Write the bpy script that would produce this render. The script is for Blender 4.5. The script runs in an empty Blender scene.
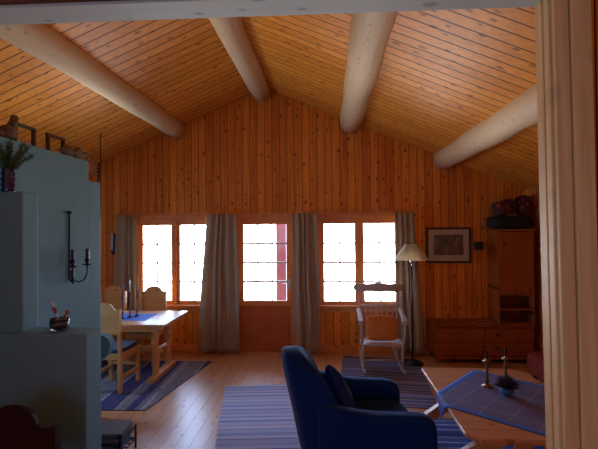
import bpy, bmesh, math, random
from mathutils import Vector, Matrix
random.seed(7)
S = bpy.context.scene
COL = S.collection
R = math.radians

# ------------------------------------------------------------ camera, sky, exposure
EYE = 1.88
f_px = 420.0
yaw, pitch, roll = math.atan(29/f_px), math.atan(4.5/f_px), R(0.5)
cd = bpy.data.cameras.new('camera')
cam = bpy.data.objects.new('camera', cd); COL.objects.link(cam)
cd.sensor_width = 36.0; cd.lens = 36.0*f_px/598.0; cd.clip_start = 0.02
Fv = Vector((-math.sin(yaw)*math.cos(pitch), math.cos(yaw)*math.cos(pitch), math.sin(pitch)))
R0 = Fv.cross(Vector((0, 0, 1))).normalized(); U0 = R0.cross(Fv)
Rv = R0*math.cos(roll) - U0*math.sin(roll); Uv = U0*math.cos(roll) + R0*math.sin(roll)
cam.matrix_world = Matrix(((Rv.x, Uv.x, -Fv.x, 0), (Rv.y, Uv.y, -Fv.y, 0), (Rv.z, Uv.z, -Fv.z, EYE), (0, 0, 0, 1)))
S.camera = cam
w = bpy.data.worlds.new('winter_sky'); S.world = w; w.use_nodes = True
nt = w.node_tree; nt.nodes.clear()
o_ = nt.nodes.new('ShaderNodeOutputWorld'); b_ = nt.nodes.new('ShaderNodeBackground')
tc = nt.nodes.new('ShaderNodeTexCoord'); sp = nt.nodes.new('ShaderNodeSeparateXYZ'); cr = nt.nodes.new('ShaderNodeValToRGB')
mp = nt.nodes.new('ShaderNodeMapRange'); mp.inputs[1].default_value = -1; mp.inputs[2].default_value = 1
cr.color_ramp.elements[0].position = 0.42; cr.color_ramp.elements[0].color = (0.95, 0.96, 1.0, 1)   # snow field
cr.color_ramp.elements[1].position = 0.62; cr.color_ramp.elements[1].color = (0.36, 0.52, 0.85, 1)   # sky
nt.links.new(tc.outputs['Generated'], sp.inputs[0]); nt.links.new(sp.outputs[2], mp.inputs[0])
nt.links.new(mp.outputs[0], cr.inputs[0]); nt.links.new(cr.outputs[0], b_.inputs[0]); nt.links.new(b_.outputs[0], o_.inputs[0])
mr = nt.nodes.new('ShaderNodeMapRange'); mr.inputs[1].default_value = -1; mr.inputs[2].default_value = 0.2; mr.inputs[3].default_value = 12.0; mr.inputs[4].default_value = 5.0   # surroundings brightened towards the left, added to strengthen the side light
nt.links.new(sp.outputs[0], mr.inputs[0])
rr = nt.nodes.new('ShaderNodeMapRange'); rr.inputs[1].default_value = -0.5; rr.inputs[2].default_value = 0.1; rr.inputs[3].default_value = 0.16; rr.inputs[4].default_value = 1.0   # surroundings dimmed behind the kitchen, added to weaken its fill light
nt.links.new(sp.outputs[1], rr.inputs[0]); mu = nt.nodes.new('ShaderNodeMath'); mu.operation = 'MULTIPLY'
nt.links.new(mr.outputs[0], mu.inputs[0]); nt.links.new(rr.outputs[0], mu.inputs[1]); nt.links.new(mu.outputs[0], b_.inputs[1])
mxw = nt.nodes.new('ShaderNodeMix'); mxw.data_type = 'RGBA'; mxw.inputs[6].default_value = (0.22, 0.50, 0.85, 1)  # blue tint added to the dimmed rear, cooling the kitchen-side light
nt.links.new(rr.outputs[0], mxw.inputs[0]); nt.links.new(cr.outputs[0], mxw.inputs[7]); nt.links.new(mxw.outputs[2], b_.inputs[0])
b_.inputs[1].default_value = 5.0
def portal(name, loc, rot, sx, sy):
    l = bpy.data.lights.new(name, 'AREA'); l.shape = 'RECTANGLE'; l.size = sx; l.size_y = sy; l.cycles.is_portal = True
    o = bpy.data.objects.new(name, l); o.location = loc; o.rotation_euler = rot; COL.objects.link(o)
    return o
portal('daylight_window_left', (-2.385, 6.62, 1.385), (R(-90), 0, 0), 1.23, 1.33)
portal('daylight_door', (-0.975, 6.62, 1.36), (R(-90), 0, 0), 0.7, 1.2)
portal('daylight_window_right', (0.47, 6.62, 1.385), (R(-90), 0, 0), 1.23, 1.33)
portal('daylight_side_window', (-5.02, 4.1, 1.45), (0, R(-90), 0), 1.2, 1.8)
portal('daylight_kitchen_window', (-0.5, -2.52, 1.6), (R(90), 0, 0), 2.8, 1.0)
portal('added_kitchen_fill_portal', (-5.02, -0.7, 1.6), (0, R(-90), 0), 1.0, 1.4)  # portal for an unseen window added to soften the kitchen-side shadows
S.view_settings.view_transform = 'Standard'; S.view_settings.look = 'None'; S.view_settings.gamma = 1
S.view_settings.use_curve_mapping = False
S.view_settings.exposure = 1.7
try:
    S.cycles.use_denoising = True; S.cycles.max_bounces = 10; S.cycles.diffuse_bounces = 7
    S.cycles.transparent_max_bounces = 16; S.cycles.sample_clamp_indirect = 6; S.cycles.caustics_reflective = False; S.cycles.caustics_refractive = False
except Exception: pass

# ------------------------------------------------------------ materials
def newmat(name):
    m = bpy.data.materials.new(name); m.use_nodes = True
    return m, m.node_tree, m.node_tree.nodes['Principled BSDF']
def math_n(t, op, a, b=None, c=None):
    n = t.nodes.new('ShaderNodeMath'); n.operation = op
    for i, v in enumerate((a, b, c)):
        if v is None: continue
        if isinstance(v, (int, float)): n.inputs[i].default_value = v
        else: t.links.new(v, n.inputs[i])
    return n.outputs[0]
def mixc(t, fac, a, b, mode='MIX'):
    n = t.nodes.new('ShaderNodeMix'); n.data_type = 'RGBA'; n.blend_type = mode
    for i, v in ((0, fac), (6, a), (7, b)):
        if isinstance(v, (int, float)): n.inputs[i].default_value = v
        elif isinstance(v, tuple): n.inputs[i].default_value = (*v, 1)
        else: t.links.new(v, n.inputs[i])
    return n.outputs[2]
def wood(name, light, dark, w=0.11, across=0, along=2, knots=1.0, groove=0.05, groovecol=(0.03, 0.012, 0.005), rough=0.45, tone=0.35, grain=0.5, coat=0.0, spec=0.5):
    m, t, p = newmat(name)
    tc = t.nodes.new('ShaderNodeTexCoord'); s = t.nodes.new('ShaderNodeSeparateXYZ'); t.links.new(tc.outputs['Object'], s.inputs[0])
    a, b = s.outputs[across], s.outputs[along]; c = s.outputs[3-across-along]
    q = math_n(t, 'DIVIDE', a, w); q = math_n(t, 'ADD', q, 100.37); pid = math_n(t, 'FLOOR', q); fr = math_n(t, 'SUBTRACT', q, pid)
    wn = t.nodes.new('ShaderNodeTexWhiteNoise'); wn.noise_dimensions = '1D'; t.links.new(pid, wn.inputs['W'])
    cv = t.nodes.new('ShaderNodeCombineXYZ')
    t.links.new(math_n(t, 'MULTIPLY', a, 38.0), cv.inputs[0]); t.links.new(math_n(t, 'ADD', math_n(t, 'MULTIPLY', b, 1.6), math_n(t, 'MULTIPLY', pid, 3.7)), cv.inputs[1])
    t.links.new(math_n(t, 'MULTIPLY', c, 38.0), cv.inputs[2])
    no = t.nodes.new('ShaderNodeTexNoise'); no.inputs['Scale'].default_value = 1.0; no.inputs['Detail'].default_value = 3; t.links.new(cv.outputs[0], no.inputs[0])
    g = math_n(t, 'MULTIPLY', math_n(t, 'SUBTRACT', no.outputs[0], 0.5), grain*2)
    k = math_n(t, 'ADD', math_n(t, 'ADD', math_n(t, 'MULTIPLY', wn.outputs[0], tone), g), 0.5-tone/2); 
    cl = t.nodes.new('ShaderNodeClamp'); t.links.new(k, cl.inputs[0])
    col = mixc(t, cl.outputs[0], light, dark)
    if knots > 0:
        kv = t.nodes.new('ShaderNodeCombineXYZ')
        t.links.new(math_n(t, 'MULTIPLY', a, 9.0), kv.inputs[0]); t.links.new(math_n(t, 'MULTIPLY', b, 5.2), kv.inputs[1])
        vo = t.nodes.new('ShaderNodeTexVoronoi'); vo.voronoi_dimensions = '2D'; vo.inputs['Scale'].default_value = 1.0; t.links.new(kv.outputs[0], vo.inputs['Vector'])
        sc = t.nodes.new('ShaderNodeSeparateColor'); t.links.new(vo.outputs['Color'], sc.inputs[0])
        rad = math_n(t, 'MULTIPLY', sc.outputs[1], 0.13)
        mr = t.nodes.new('ShaderNodeMapRange'); mr.inputs[1].default_value = 0.0; mr.inputs[2].default_value = 0.08; mr.inputs[3].default_value = 1; mr.inputs[4].default_value = 0
        t.links.new(math_n(t, 'SUBTRACT', vo.outputs['Distance'], rad), mr.inputs[0])
        on = math_n(t, 'GREATER_THAN', sc.outputs[0], 0.5)
        kf = math_n(t, 'MULTIPLY', math_n(t, 'MULTIPLY', mr.outputs[0], on), 0.85*knots)
        col = mixc(t, kf, col, (dark[0]*0.34, dark[1]*0.28, dark[2]*0.3))
    if groove > 0:
        e = math_n(t, 'MINIMUM', fr, math_n(t, 'SUBTRACT', 1.0, fr))
        gm = t.nodes.new('ShaderNodeMapRange'); gm.inputs[1].default_value = groove*0.5; gm.inputs[2].default_value = groove*1.2; gm.inputs[3].default_value = 1; gm.inputs[4].default_value = 0
        t.links.new(e, gm.inputs[0]); col = mixc(t, gm.outputs[0], col, groovecol)
        bp = t.nodes.new('ShaderNodeBump'); bp.inputs['Strength'].default_value = 0.6; bp.inputs['Distance'].default_value = 0.006; bp.invert = True
        t.links.new(gm.outputs[0], bp.inputs['Height']); t.links.new(bp.outputs[0], p.inputs['Normal'])
    t.links.new(col, p.inputs['Base Color']); p.inputs['Roughness'].default_value = rough
    p.inputs['Specular IOR Level'].default_value = spec
    if coat: p.inputs['Coat Weight'].default_value = coat; p.inputs['Coat Roughness'].default_value = 0.25
    return m
def plain(name, c, rough=0.6, metal=0.0, noise=0.0, nscale=12.0, spec=0.5, bump=0.0, sheen=0.0, coat=0.0):
    m, t, p = newmat(name)
    p.inputs['Roughness'].default_value = rough; p.inputs['Metallic'].default_value = metal; p.inputs['Specular IOR Level'].default_value = spec
    tc = t.nodes.new('ShaderNodeTexCoord'); no = t.nodes.new('ShaderNodeTexNoise'); no.inputs['Scale'].default_value = nscale; no.inputs['Detail'].default_value = 4
    t.links.new(tc.outputs['Object'], no.inputs[0])
    n = max(noise, 0.02)
    t.links.new(mixc(t, no.outputs[0], tuple(v*(1-n) for v in c), tuple(min(1, v*(1+n)) for v in c)), p.inputs['Base Color'])
    if bump:
        bp = t.nodes.new('ShaderNodeBump'); bp.inputs['Strength'].default_value = bump; bp.inputs['Distance'].default_value = 0.01
        t.links.new(no.outputs[0], bp.inputs['Height']); t.links.new(bp.outputs[0], p.inputs['Normal'])
    if sheen: p.inputs['Sheen Weight'].default_value = sheen; p.inputs['Sheen Roughness'].default_value = 0.4
    if coat: p.inputs['Coat Weight'].default_value = coat
    return m
def striped(name, stops, period, axis, warp=0.12, weave=0.12):
    """woven rag rug: bands along one axis, with flecks in the weave"""
    m, t, p = newmat(name)
    tc = t.nodes.new('ShaderNodeTexCoord'); s = t.nodes.new('ShaderNodeSeparateXYZ'); t.links.new(tc.outputs['Object'], s.inputs[0])
    q = math_n(t, 'ADD', math_n(t, 'DIVIDE', s.outputs[axis], period), 50.0); fr = math_n(t, 'FRACT', q)
    no = t.nodes.new('ShaderNodeTexNoise'); no.inputs['Scale'].default_value = 1; cv = t.nodes.new('ShaderNodeCombineXYZ')
    t.links.new(math_n(t, 'MULTIPLY', s.outputs[axis], 60.0), cv.inputs[0]); t.links.new(math_n(t, 'MULTIPLY', s.outputs[1-axis], 9.0), cv.inputs[1]); t.links.new(cv.outputs[0], no.inputs[0])
    cr = t.nodes.new('ShaderNodeValToRGB'); cr.color_ramp.interpolation = 'CONSTANT'
    for i, (pos, c) in enumerate(stops):
        e = cr.color_ramp.elements[i] if i < 2 else cr.color_ramp.elements.new(pos)
        e.position = pos; e.color = (*c, 1)
    t.links.new(fr, cr.inputs[0])
    f = math_n(t, 'MULTIPLY', math_n(t, 'SUBTRACT', no.outputs[0], 0.45), weave*8)
    cl = t.nodes.new('ShaderNodeClamp'); t.links.new(f, cl.inputs[0])
    t.links.new(mixc(t, cl.outputs[0], cr.outputs[0], (0.10, 0.09, 0.13)), p.inputs['Base Color'])
    bp = t.nodes.new('ShaderNodeBump'); bp.inputs['Strength'].default_value = 0.5; bp.inputs['Distance'].default_value = 0.004
    t.links.new(no.outputs[0], bp.inputs['Height']); t.links.new(bp.outputs[0], p.inputs['Normal'])
    p.inputs['Roughness'].default_value = 0.9; p.inputs['Specular IOR Level'].default_value = 0.1
    return m

PINE_L, PINE_D = (0.80, 0.33, 0.075), (0.50, 0.16, 0.03)
M = {}
M['wall_x'] = wood('pine_wall', (0.88, 0.315, 0.040), (0.52, 0.13, 0.014), w=0.115, across=0, along=2, groove=0.035, groovecol=(0.09, 0.02, 0.005), rough=0.5, tone=0.65, grain=0.7, spec=0.22, knots=0.9)
M['wall_y'] = wood('pine_wall_side', (0.88, 0.315, 0.040), (0.52, 0.13, 0.014), w=0.115, across=1, along=2, groove=0.045, rough=0.5, tone=0.75)
M['ceil'] = wood('pine_ceiling', (0.88, 0.365, 0.052), (0.60, 0.19, 0.020), w=0.13, across=1, along=0, groovecol=(0.10, 0.03, 0.006), groove=0.055, rough=0.45, tone=0.55, grain=0.7, spec=0.15, knots=0.9)
M['floor'] = wood('pine_floor', (0.63, 0.345, 0.175), (0.46, 0.215, 0.095), w=0.13, across=0, along=1, groove=0.02, knots=0.6, rough=0.32, tone=0.3, grain=0.35, groovecol=(0.2, 0.09, 0.04))
M['trim'] = wood('pine_trim', (0.80, 0.31, 0.07), (0.58, 0.18, 0.035), w=0.4, groove=0, rough=0.45, knots=0.5)
M['trimh'] = wood('pine_trim_horizontal', (0.80, 0.31, 0.07), (0.58, 0.18, 0.035), w=0.4, across=2, along=0, groove=0, rough=0.45, knots=0.5)
M['doorwood'] = wood('stained_door_boards', (0.60, 0.16, 0.030), (0.40, 0.09, 0.016), w=0.42, across=0, along=2, groove=0.0, rough=0.5, knots=0.4)
M['log'] = wood('peeled_log', (0.72, 0.54, 0.33), (0.54, 0.38, 0.21), w=2.0, across=0, along=1, groove=0, knots=0.35, rough=0.7, grain=0.45)
M['beam'] = wood('weathered_beam', (0.58, 0.64, 0.62), (0.46, 0.50, 0.48), w=2.0, across=1, along=0, groove=0, knots=0.6, rough=0.6)
M['beamdark'] = wood('dark_fascia', (0.20, 0.07, 0.03), (0.12, 0.04, 0.015), w=2.0, across=2, along=0, groove=0, rough=0.6)
M['jamb'] = wood('pale_jamb_pine', (0.80, 0.53, 0.26), (0.56, 0.32, 0.13), w=0.6, across=0, along=2, groove=0, knots=0.2, rough=0.5, grain=0.9, spec=0.2)
M['jambred'] = wood('dark_red_groove', (0.30, 0.085, 0.03), (0.2, 0.05, 0.018), w=0.6, across=0, along=2, groove=0, rough=0.5)  # dark red-brown strip in the groove of the jamb
M['plaster'] = plain('grey_blue_plaster', (0.16, 0.335, 0.42), rough=0.85, noise=0.08, nscale=6, bump=0.12, spec=0.2)
M['chairpine'] = wood('honey_pine', (0.80, 0.40, 0.13), (0.58, 0.24, 0.06), w=0.5, across=0, along=2, groove=0, rough=0.38, knots=0.5)
M['chairpineh'] = wood('honey_pine_boards', (0.80, 0.40, 0.13), (0.58, 0.24, 0.06), w=0.5, across=2, along=0, groove=0, rough=0.38, knots=0.6)
M['tabletop'] = wood('oiled_pine_tabletop', (0.74, 0.42, 0.20), (0.55, 0.28, 0.11), w=0.16, across=1, along=0, groove=0.02, groovecol=(0.3, 0.15, 0.06), rough=0.32, knots=0.6)
M['darkchair'] = wood('mahogany_stain', (0.030, 0.006, 0.004), (0.018, 0.004, 0.002), w=0.5, across=0, along=2, groove=0, rough=0.5, knots=0.1, spec=0.2)
M['sideboard'] = wood('stained_pine_sideboard', (0.40, 0.11, 0.024), (0.20, 0.045, 0.010), w=0.3, across=2, along=0, groove=0.0, rough=0.38, knots=1.0, spec=0.25)
M['cabinet'] = wood('stained_pine_cupboard', (0.42, 0.115, 0.024), (0.22, 0.05, 0.010), w=0.16, across=0, along=2, groove=0.0, rough=0.38, knots=1.0, spec=0.25)
M['coffee'] = wood('coffee_table_pine', (0.62, 0.34, 0.18), (0.46, 0.21, 0.09), w=0.13, across=1, along=0, groove=0.02, groovecol=(0.25, 0.1, 0.04), rough=0.25, knots=0.7)
M['darkwood'] = wood('old_dark_wood', (0.10, 0.055, 0.03), (0.05, 0.025, 0.014), w=0.5, groove=0, rough=0.6)
M['drift'] = plain('grey_brown_driftwood', (0.13, 0.075, 0.045), 0.8, noise=0.5, nscale=25, bump=0.6)
M['navy'] = plain('navy_velvet', (0.003, 0.028, 0.17), 0.85, noise=0.2, nscale=5, sheen=0.05, spec=0.12, bump=0.08)
M['navypillow'] = plain('dark_blue_pillow', (0.008, 0.028, 0.19), 0.85, noise=0.25, nscale=20, spec=0.1)
M['seatblue'] = plain('blue_seat_cushion', (0.008, 0.025, 0.13), 0.8, noise=0.2, nscale=20, sheen=0.3)
M['iron'] = plain('wrought_iron', (0.012, 0.016, 0.025), 0.5, metal=0.6)
M['black'] = plain('black_cloth', (0.008, 0.008, 0.010), 0.8)
M['blackgloss'] = plain('black_plastic', (0.01, 0.01, 0.012), 0.3)
M['candle'] = plain('dark_blue_candle', (0.02, 0.03, 0.11), 0.4)
M['candlewhite'] = plain('pale_blue_candle', (0.55, 0.66, 0.85), 0.4)
M['brass'] = plain('old_brass', (0.24, 0.16, 0.07), 0.35, metal=0.9)
M['whitepaint'] = plain('aged_white_paint', (0.50, 0.40, 0.35), 0.7, noise=0.15, nscale=30, spec=0.1)
M['muntinpaint'] = plain('white_window_paint', (0.85, 0.83, 0.80), 0.5)
M['orangecloth'] = plain('orange_brown_cloth', (0.62, 0.20, 0.03), 0.8, noise=0.2, nscale=10, sheen=0.2)
M['red'] = plain('red_upholstery', (0.22, 0.022, 0.010), 0.8, noise=0.2)
M['paper'] = plain('cream_mat_board', (0.80, 0.73, 0.60), 0.8)
M['frame'] = plain('dark_brown_frame', (0.035, 0.018, 0.012), 0.35)
M['sprig'] = plain('spruce_needles', (0.06, 0.12, 0.035), 0.6, noise=0.4, nscale=40)
M['twig'] = plain('brown_twig', (0.16, 0.09, 0.05), 0.8)
M['rust'] = plain('rusty_brown_dried_flower', (0.30, 0.08, 0.035), 0.8, noise=0.4, nscale=50)
M['heather'] = plain('dried_purple_heather', (0.045, 0.02, 0.045), 0.8, noise=0.5, nscale=50)
M['berry'] = plain('dark_red_berries', (0.04, 0.008, 0.008), 0.4)
M['bluepot'] = plain('glazed_blue_pot', (0.05, 0.16, 0.34), 0.2)
M['runner_border'] = plain('bright_blue_cotton', (0.03, 0.12, 0.50), 0.8, noise=0.1, nscale=60)
M['redpost'] = plain('red_post_purple_glare', (0.045, 0.016, 0.060), 0.6)  # red post with the purple daylight glare mixed into its colour
M['steel'] = plain('brushed_steel', (0.6, 0.6, 0.62), 0.3, metal=0.9)
# curtain cloth lets some daylight through
def curtain_mat(name, c, tr):
    m, t, p = newmat(name); p.inputs['Roughness'].default_value = 0.9; p.inputs['Specular IOR Level'].default_value = 0.1
    tc = t.nodes.new('ShaderNodeTexCoord'); n = t.nodes.new('ShaderNodeTexNoise'); n.inputs['Scale'].default_value = 9; n.inputs['Detail'].default_value = 3; t.links.new(tc.outputs['Object'], n.inputs[0])
    col = mixc(t, n.outputs[0], tuple(v*0.8 for v in c), c); t.links.new(col, p.inputs['Base Color'])
    tl = t.nodes.new('ShaderNodeBsdfTranslucent'); t.links.new(col, tl.inputs[0])
    mx = t.nodes.new('ShaderNodeMixShader'); mx.inputs[0].default_value = tr
    t.links.new(p.outputs[0], mx.inputs[1]); t.links.new(tl.outputs[0], mx.inputs[2]); t.links.new(mx.outputs[0], t.nodes['Material Output'].inputs[0])
    return m
M['curtain'] = curtain_mat('taupe_linen', (0.50, 0.38, 0.26), 0.14)
M['sheer'] = curtain_mat('sheer_lace', (0.62, 0.55, 0.46), 0.6)
M['shade'] = curtain_mat('cream_lamp_shade', (0.85, 0.76, 0.55), 0.5)
# thin window glass
m, t, p = newmat('window_glass')
tr = t.nodes.new('ShaderNodeBsdfTransparent'); gl = t.nodes.new('ShaderNodeBsdfGlossy'); gl.inputs['Roughness'].default_value = 0.02
fr = t.nodes.new('ShaderNodeFresnel'); fr.inputs[0].default_value = 1.45; mx = t.nodes.new('ShaderNodeMixShader')
t.links.new(math_n(t, 'MULTIPLY', fr.outputs[0], 0.8), mx.inputs[0]); t.links.new(tr.outputs[0], mx.inputs[1]); t.links.new(gl.outputs[0], mx.inputs[2]); t.links.new(mx.outputs[0], t.nodes['Material Output'].inputs[0])
M['glass'] = m
m, t, p = newmat('jar_glass'); p.inputs['Base Color'].default_value = (0.85, 0.92, 0.95, 1); p.inputs['Roughness'].default_value = 0.03; p.inputs['Transmission Weight'].default_value = 1.0; M['jar'] = m
m, t, p = newmat('cobalt_glass'); p.inputs['Base Color'].default_value = (0.004, 0.010, 0.13, 1); p.inputs['Roughness'].default_value = 0.05; p.inputs['Coat Weight'].default_value = 1.0; M['cobalt'] = m
# plaid of the table runner
m, t, p = newmat('plaid_runner')
tc = t.nodes.new('ShaderNodeTexCoord'); s = t.nodes.new('ShaderNodeSeparateXYZ'); t.links.new(tc.outputs['UV'], s.inputs[0])
def band(o, per, wd): return math_n(t, 'LESS_THAN', math_n(t, 'FRACT', math_n(t, 'DIVIDE', o, per)), wd)
c1 = mixc(t, band(s.outputs[0], 0.030, 0.45), (0.17, 0.12, 0.17), (0.07, 0.09, 0.24))
c1 = mixc(t, math_n(t, 'MULTIPLY', band(s.outputs[1], 0.030, 0.45), 0.6), c1, (0.08, 0.10, 0.32))
c1 = mixc(t, band(s.outputs[0], 0.20, 0.045), c1, (0.20, 0.22, 0.34)); c1 = mixc(t, band(s.outputs[1], 0.20, 0.045), c1, (0.19, 0.20, 0.32))
t.links.new(c1, p.inputs['Base Color']); p.inputs['Roughness'].default_value = 0.85; M['plaid'] = m
# the framed print
m, t, p = newmat('faded_landscape_print')
tc = t.nodes.new('ShaderNodeTexCoord'); mpn = t.nodes.new('ShaderNodeMapping'); mpn.inputs['Scale'].default_value = (14, 1, 8); t.links.new(tc.outputs['Object'], mpn.inputs[0])
n = t.nodes.new('ShaderNodeTexNoise'); n.inputs['Scale'].default_value = 1; n.inputs['Detail'].default_value = 6; t.links.new(mpn.outputs[0], n.inputs[0])
cr = t.nodes.new('ShaderNodeValToRGB'); E = cr.color_ramp.elements; E[0].position = 0.32; E[0].color = (0.05, 0.045, 0.03, 1); E[1].position = 0.7; E[1].color = (0.42, 0.36, 0.30, 1)
e = E.new(0.5); e.color = (0.16, 0.14, 0.10, 1); t.links.new(n.outputs[0], cr.inputs[0]); t.links.new(cr.outputs[0], p.inputs['Base Color']); M['print'] = m
# patterned red and white bundle
m, t, p = newmat('red_white_pattern'); tc = t.nodes.new('ShaderNodeTexCoord'); v = t.nodes.new('ShaderNodeTexVoronoi'); v.inputs['Scale'].default_value = 16; t.links.new(tc.outputs['Object'], v.inputs['Vector'])
cr = t.nodes.new('ShaderNodeValToRGB'); cr.color_ramp.interpolation = 'CONSTANT'; E = cr.color_ramp.elements; E[0].color = (0.40, 0.36, 0.36, 1); E[0].color = (0.22, 0.18, 0.18, 1); E[1].position = 0.16; E[1].color = (0.16, 0.008, 0.012, 1); e = E.new(0.5); e.color = (0.03, 0.012, 0.02, 1)
t.links.new(v.outputs['Distance'], cr.inputs[0]); t.links.new(cr.outputs[0], p.inputs['Base Color']); p.inputs['Roughness'].default_value = 0.8; M['pattern'] = m
# rugs
BL, WH, GY, DK, BE = (0.05, 0.045, 0.14), (0.38, 0.38, 0.42), (0.21, 0.19, 0.21), (0.05, 0.045, 0.08), (0.32, 0.27, 0.25)
M['rug_dining'] = striped('blue_grey_dining_rug', [(0, BE), (0.03, GY), (0.30, WH), (0.33, BL), (0.62, BE), (0.66, GY), (0.78, DK), (0.80, BL), (0.9, GY), (0.97, WH)], 0.80, 0, weave=0.5)
LB, PK = (0.34, 0.37, 0.54), (0.40, 0.33, 0.40)
M['rug_front'] = striped('pale_blue_rag_rug', [(0, (0.44, 0.46, 0.60)), (0.10, (0.10, 0.11, 0.28)), (0.125, (0.42, 0.44, 0.58)), (0.22, (0.30, 0.18, 0.30)), (0.24, LB), (0.38, (0.12, 0.14, 0.32)), (0.405, (0.46, 0.46, 0.58)), (0.50, (0.27, 0.32, 0.52)), (0.58, (0.40, 0.42, 0.57)), (0.68, (0.20, 0.20, 0.34)), (0.70, (0.48, 0.48, 0.60)), (0.80, PK), (0.84, (0.42, 0.44, 0.58)), (0.93, (0.24, 0.26, 0.44))], 0.62, 1, weave=0.03)
M['rug_dark'] = striped('muted_striped_rag_rug', [(0, (0.09, 0.08, 0.14)), (0.10, (0.26, 0.25, 0.34)), (0.18, (0.12, 0.12, 0.24)), (0.34, (0.28, 0.25, 0.30)), (0.42, (0.10, 0.09, 0.15)), (0.55, (0.20, 0.22, 0.38)), (0.70, (0.28, 0.26, 0.34)), (0.80, (0.11, 0.10, 0.17)), (0.90, (0.24, 0.18, 0.24))], 0.40, 1, weave=0.10)
M['rug_blue'] = striped('blue_striped_rag_rug', [(0, (0.05, 0.08, 0.24)), (0.15, (0.26, 0.30, 0.5)), (0.24, (0.06, 0.10, 0.30)), (0.45, (0.35, 0.38, 0.55)), (0.52, (0.08, 0.12, 0.34)), (0.72, (0.22, 0.26, 0.44)), (0.8, (0.05, 0.06, 0.2))], 0.33, 1, weave=0.06)

# ------------------------------------------------------------ mesh helpers
def box(bm, x0, x1, y0, y1, z0, z1, bev=0.0, mat=None):
    r = bmesh.ops.create_cube(bm, size=1.0); vs = r['verts']
    for v in vs: v.co = Vector((x0+(v.co.x+.5)*(x1-x0), y0+(v.co.y+.5)*(y1-y0), z0+(v.co.z+.5)*(z1-z0)))
    if bev:
        es = list({e for v in vs for e in v.link_edges})
        bv = bmesh.ops.bevel(bm, geom=es, offset=bev, segments=2, affect='EDGES', profile=0.6); vs = bv['verts'] if False else vs
    return vs
def tube(bm, pts, r, n=10, cap=True):
    pts = [Vector(p) for p in pts]; rs = r if isinstance(r, (list, tuple)) else [r]*len(pts)
    rings = []; prev = None
    for i, p in enumerate(pts):
        d = (pts[min(i+1, len(pts)-1)] - pts[max(i-1, 0)]).normalized()
        if prev is None: u = d.orthogonal().normalized()
        else: u = (prev - d*prev.dot(d)).normalized()
        prev = u; v = d.cross(u)
        rings.append([bm.verts.new(p + (u*math.cos(2*math.pi*k/n) + v*math.sin(2*math.pi*k/n))*rs[i]) for k in range(n)])
    for a, b in zip(rings, rings[1:]):
        for k in range(n): bm.faces.new((a[k], a[(k+1) % n], b[(k+1) % n], b[k]))
    if cap: bm.faces.new(rings[0][::-1]); bm.faces.new(rings[-1])
def lathe(bm, prof, c=(0, 0, 0), n=24, close=True):
    c = Vector(c); rings = []
    for r, z in prof: rings.append([bm.verts.new(c + Vector((max(r, 1e-4)*math.cos(2*math.pi*k/n), max(r, 1e-4)*math.sin(2*math.pi*k/n), z))) for k in range(n)])
    for a, b in zip(rings, rings[1:]):
        for k in range(n): bm.faces.new((a[k], a[(k+1) % n], b[(k+1) % n], b[k]))
    if close: bm.faces.new(rings[0][::-1]); bm.faces.new(rings[-1])
def prism(bm, poly, axis, a0, a1):
    """poly: 2-D points in the two other axes (ordered); extruded along axis from a0 to a1"""
    def P(p, a):
        if axis == 0: return (a, p[0], p[1])
        if axis == 1: return (p[0], a, p[1])
        return (p[0], p[1], a)
    A = [bm.verts.new(P(p, a0)) for p in poly]; B = [bm.verts.new(P(p, a1)) for p in poly]
    n = len(poly)
    bm.faces.new(A); bm.faces.new(B[::-1])
    for i in range(n): bm.faces.new((A[i], B[i], B[(i+1) % n], A[(i+1) % n]))
def soft(bm, c, h, e=0.35, fn=None, nu=36, nv=20):
    """rounded box (superellipsoid) with half sizes h, optionally bent by fn(Vector)->Vector"""
    def sp(v, e): return math.copysign(abs(v)**e, v)
    rows = []
    for j in range(1, nv):
        ph = -math.pi/2 + math.pi*j/nv
        rows.append([(sp(math.cos(ph), e)*sp(math.cos(2*math.pi*i/nu), e), sp(math.cos(ph), e)*sp(math.sin(2*math.pi*i/nu), e), sp(math.sin(ph), e)) for i in range(nu)])
    def mk(q):
        v = Vector((q[0]*h[0], q[1]*h[1], q[2]*h[2]))
        if fn: v = fn(v)
        return bm.verts.new(v + Vector(c))
    V = [[mk(q) for q in r] for r in rows]; b = mk((0, 0, -1)); t_ = mk((0, 0, 1))
    for a, d in zip(V, V[1:]):
        for i in range(nu): bm.faces.new((a[i], a[(i+1) % nu], d[(i+1) % nu], d[i]))
    for i in range(nu):
        bm.faces.new((b, V[0][(i+1) % nu], V[0][i])); bm.faces.new((t_, V[-1][i], V[-1][(i+1) % nu]))
def obj(name, bm, mat, parent=None, smooth=False, loc=None, rot=None, kind=None):
    bmesh.ops.recalc_face_normals(bm, faces=bm.faces)
    me = bpy.data.meshes.new(name); bm.to_mesh(me); bm.free()
    for mm in (mat if isinstance(mat, (list, tuple)) else [mat]): me.materials.append(M[mm])
    if smooth:
        for p in me.polygons: p.use_smooth = True
    o = bpy.data.objects.new(name, me); COL.objects.link(o)
    if parent: o.parent = parent
    if loc: o.location = loc
    if rot: o.rotation_euler = rot
    if kind: o['kind'] = kind
    return o
def tag(o, label, cat, group=None, kind=None):
    o['label'] = label; o['category'] = cat
    if group: o['group'] = group
    if kind: o['kind'] = kind
    return o
def thing(name, label, cat, loc=(0, 0, 0), rz=0.0, group=None, kind=None):
    o = bpy.data.objects.new(name, None); COL.objects.link(o); o.location = loc; o.rotation_euler = (0, 0, rz); o.empty_display_size = 0.1
    return tag(o, label, cat, group, kind)
def dup(o, parent=None):
    c = o.copy(); COL.objects.link(c)
    if parent: c.parent = parent
    for ch in list(o.children): dup(ch, c)
    return c
def B(): return bmesh.new()
def bx(*a, **k):
    bm = B(); box(bm, *a, **k); return bm

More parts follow.
